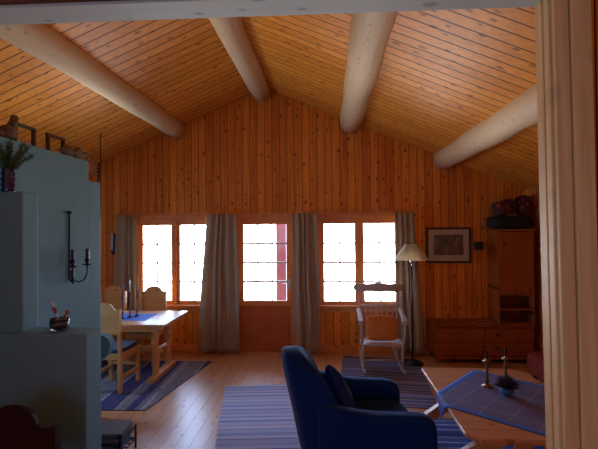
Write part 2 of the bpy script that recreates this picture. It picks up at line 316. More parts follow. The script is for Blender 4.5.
# ------------------------------------------------------------ the room
D, XL, XR, RX, RZ, SL = 6.40, -4.80, 2.90, -0.95, 4.05, 0.42
YB = -2.4                      # kitchen end of the house
def rz_(x): return RZ - SL*abs(x-RX)
obj('floor', bx(XL-.2, XR+.2, YB-.1, D+.2, -.12, 0), 'floor', kind='structure')
bm = B()
W1, DR, W2 = (-3.00, -1.77), (-1.44, -0.56), (-0.15, 1.09)
z0, z1 = 0.72, 2.05
box(bm, XL-.2, W1[0], D, D+.2, 0, z1); box(bm, W1[0], W1[1], D, D+.2, 0, z0); box(bm, W1[1], DR[0], D, D+.2, 0, z1)
box(bm, DR[1], W2[0], D, D+.2, 0, z1); box(bm, W2[0], W2[1], D, D+.2, 0, z0); box(bm, W2[1], XR+.2, D, D+.2, 0, z1)
prism(bm, [(XL-.2, z1), (XR+.2, z1), (XR+.2, rz_(XR+.2)+.02), (RX, RZ+.02), (XL-.2, rz_(XL-.2)+.02)], 1, D, D+.2)
obj('wall_back', bm, 'wall_x', kind='structure')
bm = B()
prism(bm, [(XL-.2, rz_(XL-.2)), (RX, RZ), (RX, RZ+.14), (XL-.2, rz_(XL-.2)+.14)], 1, YB-.1, D+.2)
prism(bm, [(RX, RZ), (XR+.2, rz_(XR+.2)), (XR+.2, rz_(XR+.2)+.14), (RX, RZ+.14)], 1, YB-.1, D+.2)
obj('ceiling', bm, 'ceil', kind='structure')
obj('wall_right', bx(XR, XR+.2, YB-.1, D, 0, rz_(XR)), 'wall_y', kind='structure')
bm = B(); LW = (3.2, 5.0, 0.85, 2.05)
box(bm, XL-.2, XL, YB-.1, -1.4, 0, rz_(XL)); box(bm, XL-.2, XL, -1.4, 0, 0, 1.1); box(bm, XL-.2, XL, -1.4, 0, 2.1, rz_(XL)); box(bm, XL-.2, XL, 0, LW[0], 0, rz_(XL)); box(bm, XL-.2, XL, LW[1], D, 0, rz_(XL)); box(bm, XL-.2, XL, LW[0], LW[1], 0, LW[2]); box(bm, XL-.2, XL, LW[0], LW[1], LW[3], rz_(XL))
obj('wall_left', bm, 'wall_y', kind='structure')
bm = B()
for a, b in ((XL-.2, -1.9), (0.9, XR+.2)): box(bm, a, b, YB-.1, YB, 0, 2.87)
box(bm, -1.9, .9, YB-.1, YB, 0, 1.1); box(bm, -1.9, .9, YB-.1, YB, 2.1, 2.87)
obj('wall_rear', bm, 'wall_x', kind='structure')
# header over the wide opening, partition right of it, kitchen ceiling
bm = B(); box(bm, XL, 0.72, 1.43, 1.55, 2.675, 2.80)
hd = obj('trim_1', bm, 'beam', kind='structure', rot=(0, R(0.55), 0))
hd.location = (0, 0, 0.0)
bm = B(); box(bm, XL, 0.735, 1.405, 1.429, 2.685, 2.86); obj('trim_2', bm, 'beamdark', kind='structure', rot=(0, R(0.55), 0))
bm = B(); box(bm, 0.845, XR, 1.43, 1.55, 0, 2.66); prism(bm, [(XL, 2.84), (XR, 2.84), (XR, 2.40), (XR, rz_(XR)), (RX, RZ), (XL, rz_(XL))][:2]+[(RX+2.6, rz_(RX+2.6)), (RX, RZ), (RX-2.6, rz_(RX-2.6))], 1, 1.45, 1.53)
obj('wall_front', bm, 'wall_x', kind='structure')
obj('trim_3', bx(XL, XR, YB, 1.40, 2.87, 2.93), 'ceil', kind='structure')
def jpart(name, x0, x1, y0, y1, m):
    return obj(name, bx(x0, x1, y0, y1, 0, 2.68, bev=0.004), m, kind='structure', rot=(0, R(-0.6), 0), loc=(0.0195, 0, 0))
jpart('trim_4', 0.762, 0.83, 1.52, 1.57, 'jamb')
jpart('trim_5', 0.768, 0.83, 1.46, 1.519, 'jambred')
jpart('trim_6', 0.735, 0.83, 1.425, 1.459, 'jamb')
jpart('trim_7', 0.741, 0.786, 1.400, 1.424, 'jamb')
jpart('trim_8', 0.789, 0.850, 1.390, 1.43, 'jamb')
# round purlin logs under the roof, half let into the boarding
for i, (x, r) in enumerate(((-3.69, .14), (-2.34, .145), (-1.0, .15), (0.36, .165), (1.74, .155))):
    bm = B(); z = min(rz_(x), 3.99) - (0.01 if i != 2 else 0)
    n = 14
    tube(bm, [(x+.006*math.sin(k*1.7+i), D-.0-(D-1.6)*k/n, z+.005*math.cos(k*2.1+i)) for k in range(n+1)], [r*(1+.025*math.sin(k*1.3+i*2)) for k in range(n+1)], 28)
    lab = ['left eave, its end showing past the chimney', 'left roof slope above the dining corner', 'ridge of the roof', 'right roof slope nearest the ridge', 'right roof slope above the framed picture'][i]
    o = obj('purlin_log', bm, 'log', smooth=True); tag(o, 'peeled round purlin log along the '+lab, 'roof log', 'peeled round logs carrying the roof')
# baseboards
bm = B(); box(bm, XL, DR[0]-.045, D-.02, D, 0, .11, bev=.004); box(bm, DR[1]+.045, XR, D-.02, D, 0, .11, bev=.004)
obj('baseboard_back', bm, 'trimh', kind='structure')
obj('baseboard_right', bx(XR-.02, XR, 1.55, D-.02, 0, .11, bev=.004), 'trim', kind='structure')
obj('baseboard_left', bx(XL, XL+.02, 1.55, D-.02, 0, .11, bev=.004), 'trim', kind='structure')

def casing(name, xa, xb, za, zb, sill):
    """flat boards round an opening (inner edges xa..xb, za..zb)"""
    bm = B(); y0, y1 = D-.03, D
    box(bm, xa-.04, xa+.02, y0, y1, za-.01, zb, bev=.004); box(bm, xb-.02, xb+.04, y0, y1, za-.01, zb, bev=.004)
    box(bm, xa-.06, xb+.06, y0-.008, y1, zb, zb+.07, bev=.004)
    for x in (xa, xb-.02): box(bm, x, x+.02, D, D+.2, za, zb)
    box(bm, xa, xb, D, D+.2, zb-.02, zb)
    root = obj(name, bm, 'trimh', kind='structure')
    if sill:
        bm = B(); box(bm, xa-.05, xb+.05, D-.065, D+.02, za-.03, za, bev=.005); box(bm, xa-.03, xb+.03, D-.02, D, za-.10, za-.03, bev=.003)
        obj('window_sill', bm, 'trimh', root)
    return root
def sash(root, xa, xb, za, zb, gx0, gx1, gz0, gz1, nx, nz, nm='sash'):
    bm = B(); y0, y1 = D+.03, D+.075
    box(bm, xa, gx0, y0, y1, za, zb); box(bm, gx1, xb, y0, y1, za, zb); box(bm, gx0, gx1, y0, y1, za, gz0); box(bm, gx0, gx1, y0, y1, gz1, zb)
    s = obj(nm, bm, 'trim', root)
    bm = B()
    for i in range(1, nx): x = gx0+(gx1-gx0)*i/nx; box(bm, x-.010, x+.010, y0+.004, y0+.028, gz0, gz1)
    for j in range(1, nz): z = gz0+(gz1-gz0)*j/nz; box(bm, gx0, gx1, y0+.0045, y0+.0275, z-.014, z+.014)
    obj('muntin_grid', bm, 'muntinpaint', s)
    obj('glass_pane', bx(gx0, gx1, y0+.030, y0+.034, gz0, gz1), 'glass', s)
    return s
for i, (a, b) in enumerate((W1, W2)):
    root = casing('window_%d' % (i+1), a, b, z0, z1, True)
    mid = (a+b)/2
    bm = B(); box(bm, mid-.022, mid+.022, D-.01, D+.10, z0, z1-.02, bev=.003); obj('mullion', bm, 'trim', root)
    sash(root, a+.02, mid-.022, z0, z1-.02, a+.085, mid-.067, 0.775, 1.955, 2, 4)
    sash(root, mid+.022, b-.02, z0, z1-.02, mid+.067, b-.085, 0.775, 1.955, 2, 4)
root = casing('door_1', DR[0], DR[1], 0.01, z1, False)
leaf = sash(root, DR[0]+.02, DR[1]-.02, .70, z1-.02, -1.31, -0.64, 0.78, 1.955, 3, 4, 'door_leaf')
bm = B(); box(bm, DR[0]+.02, DR[1]-.02, D+.03, D+.075, .03, .70); box(bm, -1.33, -.62, D+.022, D+.03, .12, .66, bev=.004)
obj('lower_panel', bm, 'doorwood', leaf)
bm = B(); box(bm, -.615, -.585, D+.018, D+.03, .95, 1.12, bev=.003); tube(bm, [(-.60, D+.02, 1.06), (-.60, D-.02, 1.06), (-.70, D-.022, 1.06)], .009); obj('door_handle', bm, 'steel', leaf)
obj('threshold', bx(DR[0]+.02, DR[1]-.02, D, D+.2, 0, .03), 'doorwood', root)
# side window by the dining corner (behind the chimney) and the kitchen window
bm = B()
for y in (LW[0], (LW[0]+LW[1])/2-.03, LW[1]-.06): box(bm, XL-.12, XL-.06, y, y+.06, LW[2], LW[3])
for z in (LW[2], LW[3]-.06): box(bm, XL-.12, XL-.06, LW[0], LW[1], z, z+.06)
root = obj('window_3', bm, 'trim', kind='structure'); obj('glass_pane', bx(XL-.092, XL-.088, LW[0]+.06, LW[1]-.06, LW[2]+.06, LW[3]-.06), 'glass', root)
bm = B()
for x in (-1.9, -.525, .85): box(bm, x, x+.05, YB-.08, YB-.03, 1.1, 2.1)
for z in (1.1, 2.05): box(bm, -1.9, .9, YB-.08, YB-.03, z, z+.05)
root = obj('window_4', bm, 'trim', kind='structure'); obj('glass_pane', bx(-1.85, .85, YB-.06, YB-.055, 1.15, 2.05), 'glass', root)
bm = B()  # unseen kitchen side window, added for extra fill light
for y in (-1.4, -.725, -.05): box(bm, XL-.12, XL-.06, y, y+.05, 1.1, 2.1)
for z in (1.1, 2.05): box(bm, XL-.12, XL-.06, -1.4, 0, z, z+.05)
root = obj('window_5', bm, 'trim', kind='structure'); obj('glass_pane', bx(XL-.092, XL-.088, -1.35, -.05, 1.15, 2.05), 'glass', root)
# porch post outside the door
bm = B(); box(bm, -1.00+.08, -.82+.08, 7.35, 7.5, -.4, 3.0, bev=.01); tag(obj('porch_post', bm, 'redpost'), 'red painted porch post with purple glare in its colour standing outside the glazed door', 'post')

# ------------------------------------------------------------ masonry stove and its breast wall
root = thing('masonry_stove', 'grey-blue plastered masonry stove and chimney wall filling the left side', 'fireplace', (0, 0, 0))
XM, YF = -2.30, 4.115
bm = B(); box(bm, -3.7, XM, 2.2, 3.90, 0, 2.555, bev=.012); obj('chimney_breast', bm, 'plaster', root)
bm = B(); box(bm, -3.7, XM-.002, 3.895, YF, 0, 2.365, bev=.012); obj('rear_pier', bm, 'plaster', root)
bm = B(); box(bm, XM-.05, -2.061, 2.70, 2.86, 1.19, 2.153, bev=.012); obj('tall_pier', bm, 'plaster', root)
bm = B(); box(bm, XM-.05, -1.60, 2.67, 2.865, 0, 1.2, bev=.012); obj('low_wall', bm, 'plaster', root)
bm = B(); pr = [(XM-.05, .865), (XM+.12, .865), (XM+.165, .84), (XM+.19, .79), (XM+.185, .73), (XM+.15, .67), (XM+.09, .62), (XM+.02, .59), (XM-.05, .58)]
prism(bm, pr, 1, 3.93, 4.02); obj('rounded_ledge', bm, 'plaster', root)

# ------------------------------------------------------------ rugs
def rug(pts, m, label, z=0.0, group='woven rag rugs on the floor'):
    cx = sum(p[0] for p in pts)/4; cy = sum(p[1] for p in pts)/4
    ang = math.atan2(pts[1][1]-pts[0][1], pts[1][0]-pts[0][0])
    bm = B(); A = [bm.verts.new((p[0], p[1], z+.001)) for p in pts]; T = [bm.verts.new((p[0], p[1], z+.010)) for p in pts]
    rot = Matrix.Rotation(-ang, 3, 'Z')
    for v in bm.verts: v.co = rot @ (v.co - Vector((cx, cy, 0)))
    bm.faces.new(A[::-1]); bm.faces.new(T)
    for i in range(4): bm.faces.new((A[i], A[(i+1) % 4], T[(i+1) % 4], T[i]))
    root = obj('rag_rug', bm, m, loc=(cx, cy, 0), rot=(0, 0, ang)); tag(root, label, 'rug', group)
    return root
rug([(-3.9, 4.20), (-1.918, 4.27), (-1.66, 5.90), (-3.65, 5.85)], 'rug_dining', 'large blue and grey rag rug with lengthwise stripes under the dining table')
rug([(-0.91, 3.15), (-0.19, 3.22), (-0.525, 5.075), (-1.246, 4.965)], 'rug_front', 'pale blue crosswise-striped rag rug alone on bare floor left of the armchair')
rug([(0.08, 4.55), (1.13, 4.45), (1.26, 6.10), (0.203, 6.24)], 'rug_dark', 'dark purple-grey striped rag rug under the rocking chair')
rug([(0.80, 2.30), (2.80, 2.30), (2.80, 4.25), (0.80, 4.22)], 'rug_blue', 'bright blue striped rag rug under the coffee table')

# ------------------------------------------------------------ curtains
def curtain(xa, xb, ya, yb, folds, label, mat='curtain', amp=0.045, y=6.27, ztop=2.115, zb=0.03, seed=0, sheer=None):
    rnd = random.Random(seed); bm = B(); nu, nv = folds*10, 24; grid = []
    ph = [rnd.uniform(-.5, .5) for _ in range(folds+1)]
    for j in range(nv+1):
        t_ = j/nv; z = ztop + (zb-ztop)*t_; row = []
        l = xa + (ya-xa)*t_**.8; r = xb + (yb-xb)*t_**.8
        for i in range(nu+1):
            s_ = i/nu; k = s_*folds
            q_ = k + .25*math.sin(1.9*k+seed) + .06*math.sin(3*t_+ph[int(min(k, folds))])
            ww = math.sin(2*math.pi*q_) * (1-.55*t_) + .9*t_*math.sin(math.pi*q_+seed)
            a = amp*(.5+.5*t_)*(1+.3*math.sin(2.3*k+seed))
            row.append(bm.verts.new((l+(r-l)*s_+.006*math.sin(7*t_+k), y + a*ww, z)))
        grid.append(row)
    for a, b in zip(grid, grid[1:]):
        for i in range(nu): bm.faces.new((a[i], a[i+1], b[i+1], b[i]))
    o = obj('curtain', bm, mat, smooth=True)
    md = o.modifiers.new('s', 'SOLIDIFY'); md.thickness = 0.003
    tag(o, label, 'curtain', 'taupe floor-length curtains on the window wall'); return o
curtain(-3.28, -2.94, -3.35, -2.90, 4, 'taupe curtain at the left edge of the dining window, behind the chairs', seed=1)
curtain(-1.84, -1.38, -2.00, -1.32, 5, 'wide taupe curtain between the dining window and the glazed door', seed=2)
curtain(-0.545, -0.16, -0.51, -0.12, 4, 'taupe curtain between the glazed door and the right window', seed=3)
curtain(0.975, 1.25, 0.99, 1.40, 3, 'taupe curtain right of the right window, behind the floor lamp', seed=4)
bm = B(); box(bm, -3.32, 1.3, 6.262, 6.278, 2.128, 2.138, bev=.003)
for x in (-3.25, -1.6, -.35, 1.25): box(bm, x-.01, x+.01, 6.276, 6.40, 2.129, 2.137)
tag(obj('curtain_rail', bm, 'trimh'), 'thin pine curtain rail running above both windows and the door', 'curtain rail')

# ------------------------------------------------------------ dining set
def make_chair(label, m1, m2, cush, group=None, w=0.40, h=1.04, name='dining_chair', ah=.06):
    t_ = thing(name, label, 'chair', group=group); hw = w/2
    for s in (-1, 1):
        bm = B(); x = s*(hw-.022)
        prism(bm, [(0.0, 0), (.045, 0), (.05, .45), (.03, h-ah-.02), (-.005, h-ah-.02), (.005, .45)], 0, x-.02, x+.02); obj('rear_leg', bm, m1, t_)
        obj('front_leg', bx(x-.02, x+.02, .42, .46, 0, .43, bev=.003), m1, t_)
        bm = B(); box(bm, x-.012, x+.012, .045, .43, .15, .19); box(bm, x-.014, x+.014, .045, .43, .37, .43); obj('side_rail', bm, m1, t_)
    bm = B()                                                    # arched back board with shoulders
    prof = [(-hw, h-.36), (hw, h-.36), (hw, h-ah-.012), (hw*.72, h-ah-.018), (hw*.62, h-ah)] + [(hw*.58*math.cos(a), h-ah+ah*math.sin(a)) for a in [math.pi*k/10 for k in range(0, 11)]] + [(-hw*.62, h-ah), (-hw*.72, h-ah-.018), (-hw, h-ah-.012)]
    prism(bm, prof, 1, -.014, .012)
    bmesh.ops.rotate(bm, verts=bm.verts, cent=(0, 0, .7), matrix=Matrix.Rotation(R(1), 3, 'X')); obj('back_board', bm, m2, t_)
    bm = B(); box(bm, -hw+.04, hw-.04, .012, .034, .385, .43); box(bm, -hw+.04, hw-.04, .425, .45, .37, .43); box(bm, -hw+.04, hw-.04, .43, .45, .2, .235); bmesh.ops.delete(bm, geom=list(bm.verts)); bm.free()
    for q in ((.012, .034, .385, .43), (.425, .45, .37, .43), (.43, .45, .2, .235)): obj('cross_rail', bx(-hw+.04, hw-.04, *q), m2, t_)
    obj('seat', bx(-hw, hw, .012, .475, .43, .452, bev=.006), m2, t_)
    if cush:
        bm = B(); soft(bm, (0, .25, .474), (hw-.01, .22, .026), .3); obj('seat_cushion', bm, cush, t_, smooth=True)
    return t_
G = 'pine dining chairs around the dining table'
c0 = make_chair('honey pine dining chair nearest the camera, its back half hidden by the stove', 'chairpine', 'chairpineh', 'seatblue', G)
c0.location = (-2.58, 4.67, .0105); c0.rotation_euler = (0, 0, R(-3))
for x, y, lb in ((-3.215, 6.09, 'pine dining chair behind the table, left of the candlesticks'), (-2.60, 6.10, 'pine dining chair behind the table, right of the candlesticks before the window')):
    c = dup(c0); c.location = (x, y, .0 if y > 5.9 else .01); c.rotation_euler = (0, 0, R(180)); c['label'] = lb
    c.location.z = 0.0105
t_ = thing('dining_table', 'long pale pine trestle dining table in front of the left window', 'table', (-2.765, 5.345, .0105))
bm = B(); box(bm, -.80, .80, -.43, .43, .705, .738, bev=.005); obj('tabletop', bm, 'tabletop', t_)
bm = B(); box(bm, -.72, .72, -.38, -.355, .635, .705); box(bm, -.72, .72, .355, .38, .635, .705); obj('apron', bm, 'chairpineh', t_)
for s in (-1, 1):
    bm = B(); x = s*.60
    box(bm, x-.04, x+.04, -.36, .36, 0, .065, bev=.008); box(bm, x-.035, x+.035, -.33, .33, .645, .704, bev=.004)
    for q in (-1, 1): prism(bm, [(q*.27, .06), (q*.17, .06), (q*.13, .30), (q*.17, .46), (q*.13, .65), (q*.26, .65), (q*.29, .46), (q*.24, .30)], 0, x-.022, x+.022)
    box(bm, x-.02, x+.02, -.15, .15, .29, .37); obj('trestle_leg', bm, 'chairpine', t_)
bm = B(); box(bm, -.68, .68, -.02, .02, .30, .36, bev=.004); obj('stretcher', bm, 'chairpineh', t_)
bm = B(); box(bm, -3.30, -2.30, 5.12, 5.55, .7487, .7515); tag(obj('table_cloth', bm, 'runner_border'), 'small blue cloth lying under the dining table candlesticks', 'tablecloth')
def dcandle(x, y, h, label):
    t_ = thing('candlestick', label, 'candlestick', (x, y, .7518), group='dark blue candlesticks on the dining table')
    bm = B(); lathe(bm, [(.038, 0), (.036, .008), (.012, .02), (.007, .05), (.012, .07), (.007, .09), (.007, h-.03), (.016, h-.02), (.016, h-.012), (.011, h)]); obj('stem', bm, 'candle', t_, smooth=True)
    bm = B(); lathe(bm, [(.009, h-.002), (.009, h+.15), (.004, h+.155)], n=14); obj('candle', bm, 'candlewhite' if 'middle' in label else 'candle', t_, smooth=True)
dcandle(-2.645, 5.24, .27, 'dark blue candlestick on the dining table, leftmost of three')
dcandle(-2.575, 5.30, .33, 'tallest dark blue candlestick on the dining table, middle of three')
dcandle(-2.52, 5.385, .27, 'dark blue candlestick on the dining table, rightmost of three')

# kitchen chair by the low wall, dark
kc = make_chair('dark red-brown wooden chair with arched back at the lower left corner', 'darkchair', 'darkchair', None, w=.49, h=.94, name='kitchen_chair', ah=.10)
kc.location = (-1.71, 2.175, 0)

# ------------------------------------------------------------ things on and around the stove
t_ = thing('wall_candelabra', 'black wrought-iron two-arm candle sconce on the grey-blue chimney wall', 'candle sconce', (XM+.001, 3.59, 1.43))
bm = B(); tube(bm, [(.012, -.02, .60), (.012, -.02, .03), (.03, -.015, .0)], .008); lathe(bm, [(.0, 0), (.02, .004), (.02, .02), (0, .03)], (.015, -.02, .60), 12)
obj('wall_rod', bm, 'iron', t_, smooth=True)
for s in (-1, 1):
    bm = B(); tube(bm, [(.012, -.0, .10), (.03, s*.01, .02), (.06, s*.04, -.01), (.09, s*.08, .01), (.10, s*.11, .06), (.10, s*.11, .14)], .007)
    a = obj('arm', bm, 'iron', t_, smooth=True)
    bm = B(); lathe(bm, [(.008, .13), (.04, .145), (.042, .15), (.012, .152), (.018, .17), (.024, .195), (.014, .20)], (.10, s*.11, 0), 18); obj('drip_pan', bm, 'iron', a, smooth=True)
    bm = B(); lathe(bm, [(.016, .19), (.015, .285), (.006, .29)], (.10, s*.11, 0), 14); obj('candle', bm, 'candle', a, smooth=True)
# glass jar with dried sprigs on the low wall
t_ = thing('glass_jar', 'small glass jar of dark berries with dried sprigs on the low plaster wall', 'jar', (-1.835, 2.755, 1.2005))
bm = B(); lathe(bm, [(.040, 0), (.058, .01), (.062, .05), (.060, .085), (.057, .085), (.058, .05), (.054, .014), (.0, .008)], n=32, close=False); obj('jar', bm, 'jar', t_, smooth=True)
bm = B(); lathe(bm, [(.0, .010), (.050, .014), (.055, .03), (.055, .055), (.03, .06), (0, .061)], n=24, close=False); obj('berries', bm, 'berry', t_, smooth=True)
bm = B(); tube(bm, [(.0, 0, .05), (-.03, 0, .13), (-.05, .0, .19)], [.004, .004, .007], 8); tube(bm, [(.03, 0, .05), (.05, 0, .12)], .005, 8); tube(bm, [(-.075, .0, .21), (-.06, .0, .19), (-.05, 0, .17)], [.008, .006, .004], 8); obj('stalks', bm, 'candlewhite', t_, smooth=True)
for grp in ((((-.035, 0, .145), .016), ((-.02, -.01, .13), .013), ((-.045, 0, .16), .01)), (((.058, 0, .125), .017), ((.045, -.01, .10), .012))):
    bm = B()
    for c, r in grp:
        for k in range(5):
            a = k*1.256; tube(bm, [Vector(c), Vector(c)+Vector((r*1.2*math.cos(a), -.004, r*1.2*math.sin(a)))], [r*.55, r*.2], 6)
    obj('flower_head', bm, 'rust', t_)
# cobalt vase with spruce on the tall pier
t_ = thing('blue_vase', 'cobalt blue glass vase of spruce twigs on top of the tall pier', 'vase', (-2.225, 2.78, 2.1535))
bm = B(); pr = [(.0, 0), (.038, 0), (.044, .012), (.038, .03), (.046, .05), (.038, .07), (.047, .09), (.038, .11), (.046, .13), (.036, .15), (.042, .165), (.036, .165), (.032, .14), (.0, .13)]
lathe(bm, pr, n=28, close=False); obj('vase_body', bm, 'cobalt', t_, smooth=True)
rnd = random.Random(3); bmT = B(); bmN = B()
for k in range(17):
    an = rnd.uniform(0, 6.28); le = rnd.uniform(.12, .26); tilt = rnd.uniform(.15, .95)
    if k < 4: an = rnd.uniform(-.5, .5); tilt = .5+.2*k
    d = Vector((math.cos(an)*math.sin(tilt), math.sin(an)*math.sin(tilt)*.7, math.cos(tilt))); p0 = Vector((0, 0, .14))
    tube(bmT, [p0, p0+d*le*.6, p0+d*le+Vector((0, 0, -.01))], [.003, .0025, .001], 5)
    for q in range(110):
        s_ = rnd.uniform(.15, 1); p = p0+d*le*s_; dd = (d*.8+Vector((rnd.gauss(0, 1), rnd.gauss(0, 1), rnd.gauss(0, 1))).normalized()).normalized()
        tube(bmN, [p, p+dd*rnd.uniform(.022, .04)], [.002, .0008], 3)
obj('twigs', bmT, 'twig', t_); obj('needles', bmN, 'sprig', t_)
# old wooden pieces on the chimney
def trestle(y, label, w=.23, h=.165):
    t_ = thing('wooden_stand', label, 'wooden stand', (-2.39, y, 2.5555), R(0), 'old wooden stands on top of the chimney')
    bm = B(); box(bm, -.016, .016, -w/2, w/2, h-.022, h, bev=.003); obj('top_bar', bm, 'darkwood', t_)
    for s in (-1, 1): obj('leg', bx(-.015, .015, s*(w/2-.012)-.01, s*(w/2-.012)+.01, .0125, h-.0225), 'darkwood', t_)
    obj('base_board', bx(-.018, .018, -w/2-.005, w/2+.005, 0, .012), 'darkwood', t_)
trestle(3.16, 'small dark wooden bridge-shaped stand on the chimney top, nearest the vase')
trestle(3.54, 'small dark wooden bridge-shaped stand on the chimney top, farther from the vase')
bm = B(); soft(bm, (0, 0, .045), (.030, .16, .045), .8, fn=lambda v: Vector((v.x, v.y+.05*math.sin(v.z*30), v.z*(1.2-.5*abs(v.y)/.16)+.02*math.sin(v.y*40)))); tube(bm, [(0, .12, .05), (.01, .20, .075), (.01, .25, .02)], [.02, .014, .008], 8); tube(bm, [(0, -.12, .04), (.01, -.22, .03)], [.02, .006], 8)
tag(obj('driftwood', bm, 'drift', smooth=True, loc=(-2.335, 3.70, 2.5565)), 'grey-brown gnarled driftwood lying before the farther wooden stand on the chimney', 'driftwood')
bm = B(); soft(bm, (0, 0, .06), (.045, .07, .055), .9); tube(bm, [(0, .02, .09), (0, .05, .14), (0, .07, .19), (0, .085, .20)], [.035, .03, .028, .012], 10); tube(bm, [(0, -.04, .05), (0, -.12, .03)], [.03, .01], 8)
tag(obj('carved_bird', bm, 'drift', smooth=True, loc=(-2.365, 2.955, 2.556)), 'weathered carved wooden bird on the chimney top above the spruce twigs', 'ornament')
# beaded cord over the dining table
t_ = thing('hanging_ornament', 'thin dark beaded cord hanging from the ceiling over the dining table', 'ornament', (-3.02, 5.4, rz_(-3.02)))
bm = B(); tube(bm, [(0, 0, 0), (0, 0, -1.15)], .006, 8); obj('cord', bm, 'iron', t_)
bm = B()
for k in range(14): z = -.42-k*.05; lathe(bm, [(.0, -.02), (.016, -.012), (.016, .012), (0, .02)], (-.03, 0, z), 10, close=False)
tube(bm, [(0, 0, -.38), (-.03, 0, -.42), (-.03, 0, -1.1)], .004, 6); obj('beads', bm, 'iron', t_)
# iron rack with papers next to the stove
t_ = thing('paper_rack', 'black iron rack with scalloped end holding grey papers beside the stove', 'rack', (-1.83, 3.40, 0))
bm = B()
for x in (-.17, .15):
    for y in (-.15, .15): tube(bm, [(x, y, 0), (x, y, .20)], .009, 8)
for z in (.08, .17):
    tube(bm, [(-.17, -.15, z), (.15, -.15, z), (.15, .15, z), (-.17, .15, z), (-.17, -.15, z)], .007, 8)
for k in range(-2, 3): tube(bm, [(-.17, .06*k, .08), (.15, .06*k, .08)], .005, 6)
obj('frame', bm, 'iron', t_)
bm = B()
for k in range(5): soft(bm, (.165, -.15, .04+k*.05), (.022, .022, .026), .9, nu=12, nv=8)
obj('scalloped_post', bm, 'iron', t_, smooth=True)
M['papers'] = plain('grey_printed_paper', (0.12, 0.11, 0.12), 0.8, noise=0.6, nscale=40); M['bluecloth'] = plain('faded_blue_cloth', (0.06, 0.16, 0.32), 0.8, noise=0.3)
for k in range(4): tag(obj('newspaper', bx(-.150, .128, -.13, .125, .0, .036, bev=.010), 'papers' if k else 'bluecloth', loc=(-1.83+.004*k, 3.40, .089+.040*k), rot=(0, 0, R((-3, 4, -5, 3)[k]))),
     ['faded blue folded cloth at the bottom of the iron rack', 'folded grey paper bundle just above the blue cloth in the rack', 'folded grey paper bundle second from the top of the rack', 'folded grey patterned paper bundle on top of the iron rack'][k], 'newspaper' if k else 'cloth', 'folded papers in the iron rack')
# pale candle lantern on the window wall
t_ = thing('wall_candle_holder', 'pale blue candle in a small dark holder on the back wall left of the curtain', 'candle sconce', (-3.36, D-.001, 1.50))
bm = B(); box(bm, -.02, .02, -.012, 0, .0, .34, bev=.004); tube(bm, [(0, 0, .04), (0, -.07, .02), (0, -.07, .06)], .008); lathe(bm, [(.01, .05), (.035, .06), (.035, .066), (.012, .07)], (0, -.07, 0), 14); obj('holder', bm, 'iron', t_)
bm = B(); lathe(bm, [(.018, .07), (.018, .33), (.006, .335)], (0, -.07, 0), 14); obj('candle', bm, 'candlewhite', t_, smooth=True)

# ------------------------------------------------------------ navy armchair
def armchair(label, loc, rz, m, name='armchair'):
    t_ = thing(name, label, 'armchair', loc, rz)
    bm = B(); soft(bm, (.02, 0, .22), (.36, .33, .11), .25); obj('base', bm, m, t_, smooth=True)
    bm = B(); soft(bm, (.08, 0, .37), (.37, .275, .085), .35); obj('seat_cushion', bm, m, t_, smooth=True)
    def bend(v):
        z = v.z + .43; zz = max(z, 0)
        a = abs(v.y)/.385
        top = 1 - .16*a**2.2 * (zz/.86)
        return Vector((v.x*(1.15-.25*zz/.86) - .20*(zz/.86)**1.2 + .16*a**2.2*(1-.1*zz), v.y*(1-.10*(zz/.86)), z*top-.43))
    bm = B(); soft(bm, (-.30, 0, .56), (.11, .385, .42), .38, fn=bend, nu=48, nv=30); obj('backrest', bm, m, t_, smooth=True)
    for s in (-1, 1):
        def ab(v, s=s):
            f = (v.x+.42)/.84
            return Vector((v.x, v.y + s*.02*(1-f), v.z + (.17*(1-f)**3 if v.z > 0 else 0)))
        bm = B(); soft(bm, (.06, s*.345, .345), (.42, .072, .24), .38, fn=ab, nu=40, nv=24); obj('armrest', bm, m, t_, smooth=True)
    for x in (-.30, .36):
        for s in (-1, 1):
            bm = B(); lathe(bm, [(.018, 0), (.028, .12), (.028, .14)], (x, s*.28, 0), 12); obj('leg', bm, 'darkchair', t_, smooth=True)
    return t_
armchair('navy blue velvet armchair facing the coffee table, seen from its side', (.20, 3.27, 0), R(12), 'navy')
bm = B()
def pil(v):
    a = 1-.14*(1-abs(v.x)/.21)*(abs(v.y)/.21) - .14*(1-abs(v.y)/.21)*(abs(v.x)/.21)
    q = max(abs(v.x), abs(v.y))/.21
    return Vector((v.x*a, v.y*a, v.z*(1-q**3*.85)))
soft(bm, (0, 0, 0), (.21, .21, .075), .35, fn=pil)
o = obj('throw_pillow', bm, 'navypillow', smooth=True, loc=(.09, 3.19, .62)); 
o.rotation_euler = (Matrix.Rotation(R(9), 4, 'Z') @ Matrix.Rotation(R(66), 4, 'Y') @ Matrix.Rotation(R(45), 4, 'Z')).to_euler()
tag(o, 'square dark blue throw pillow standing on its corner in the navy armchair', 'pillow')

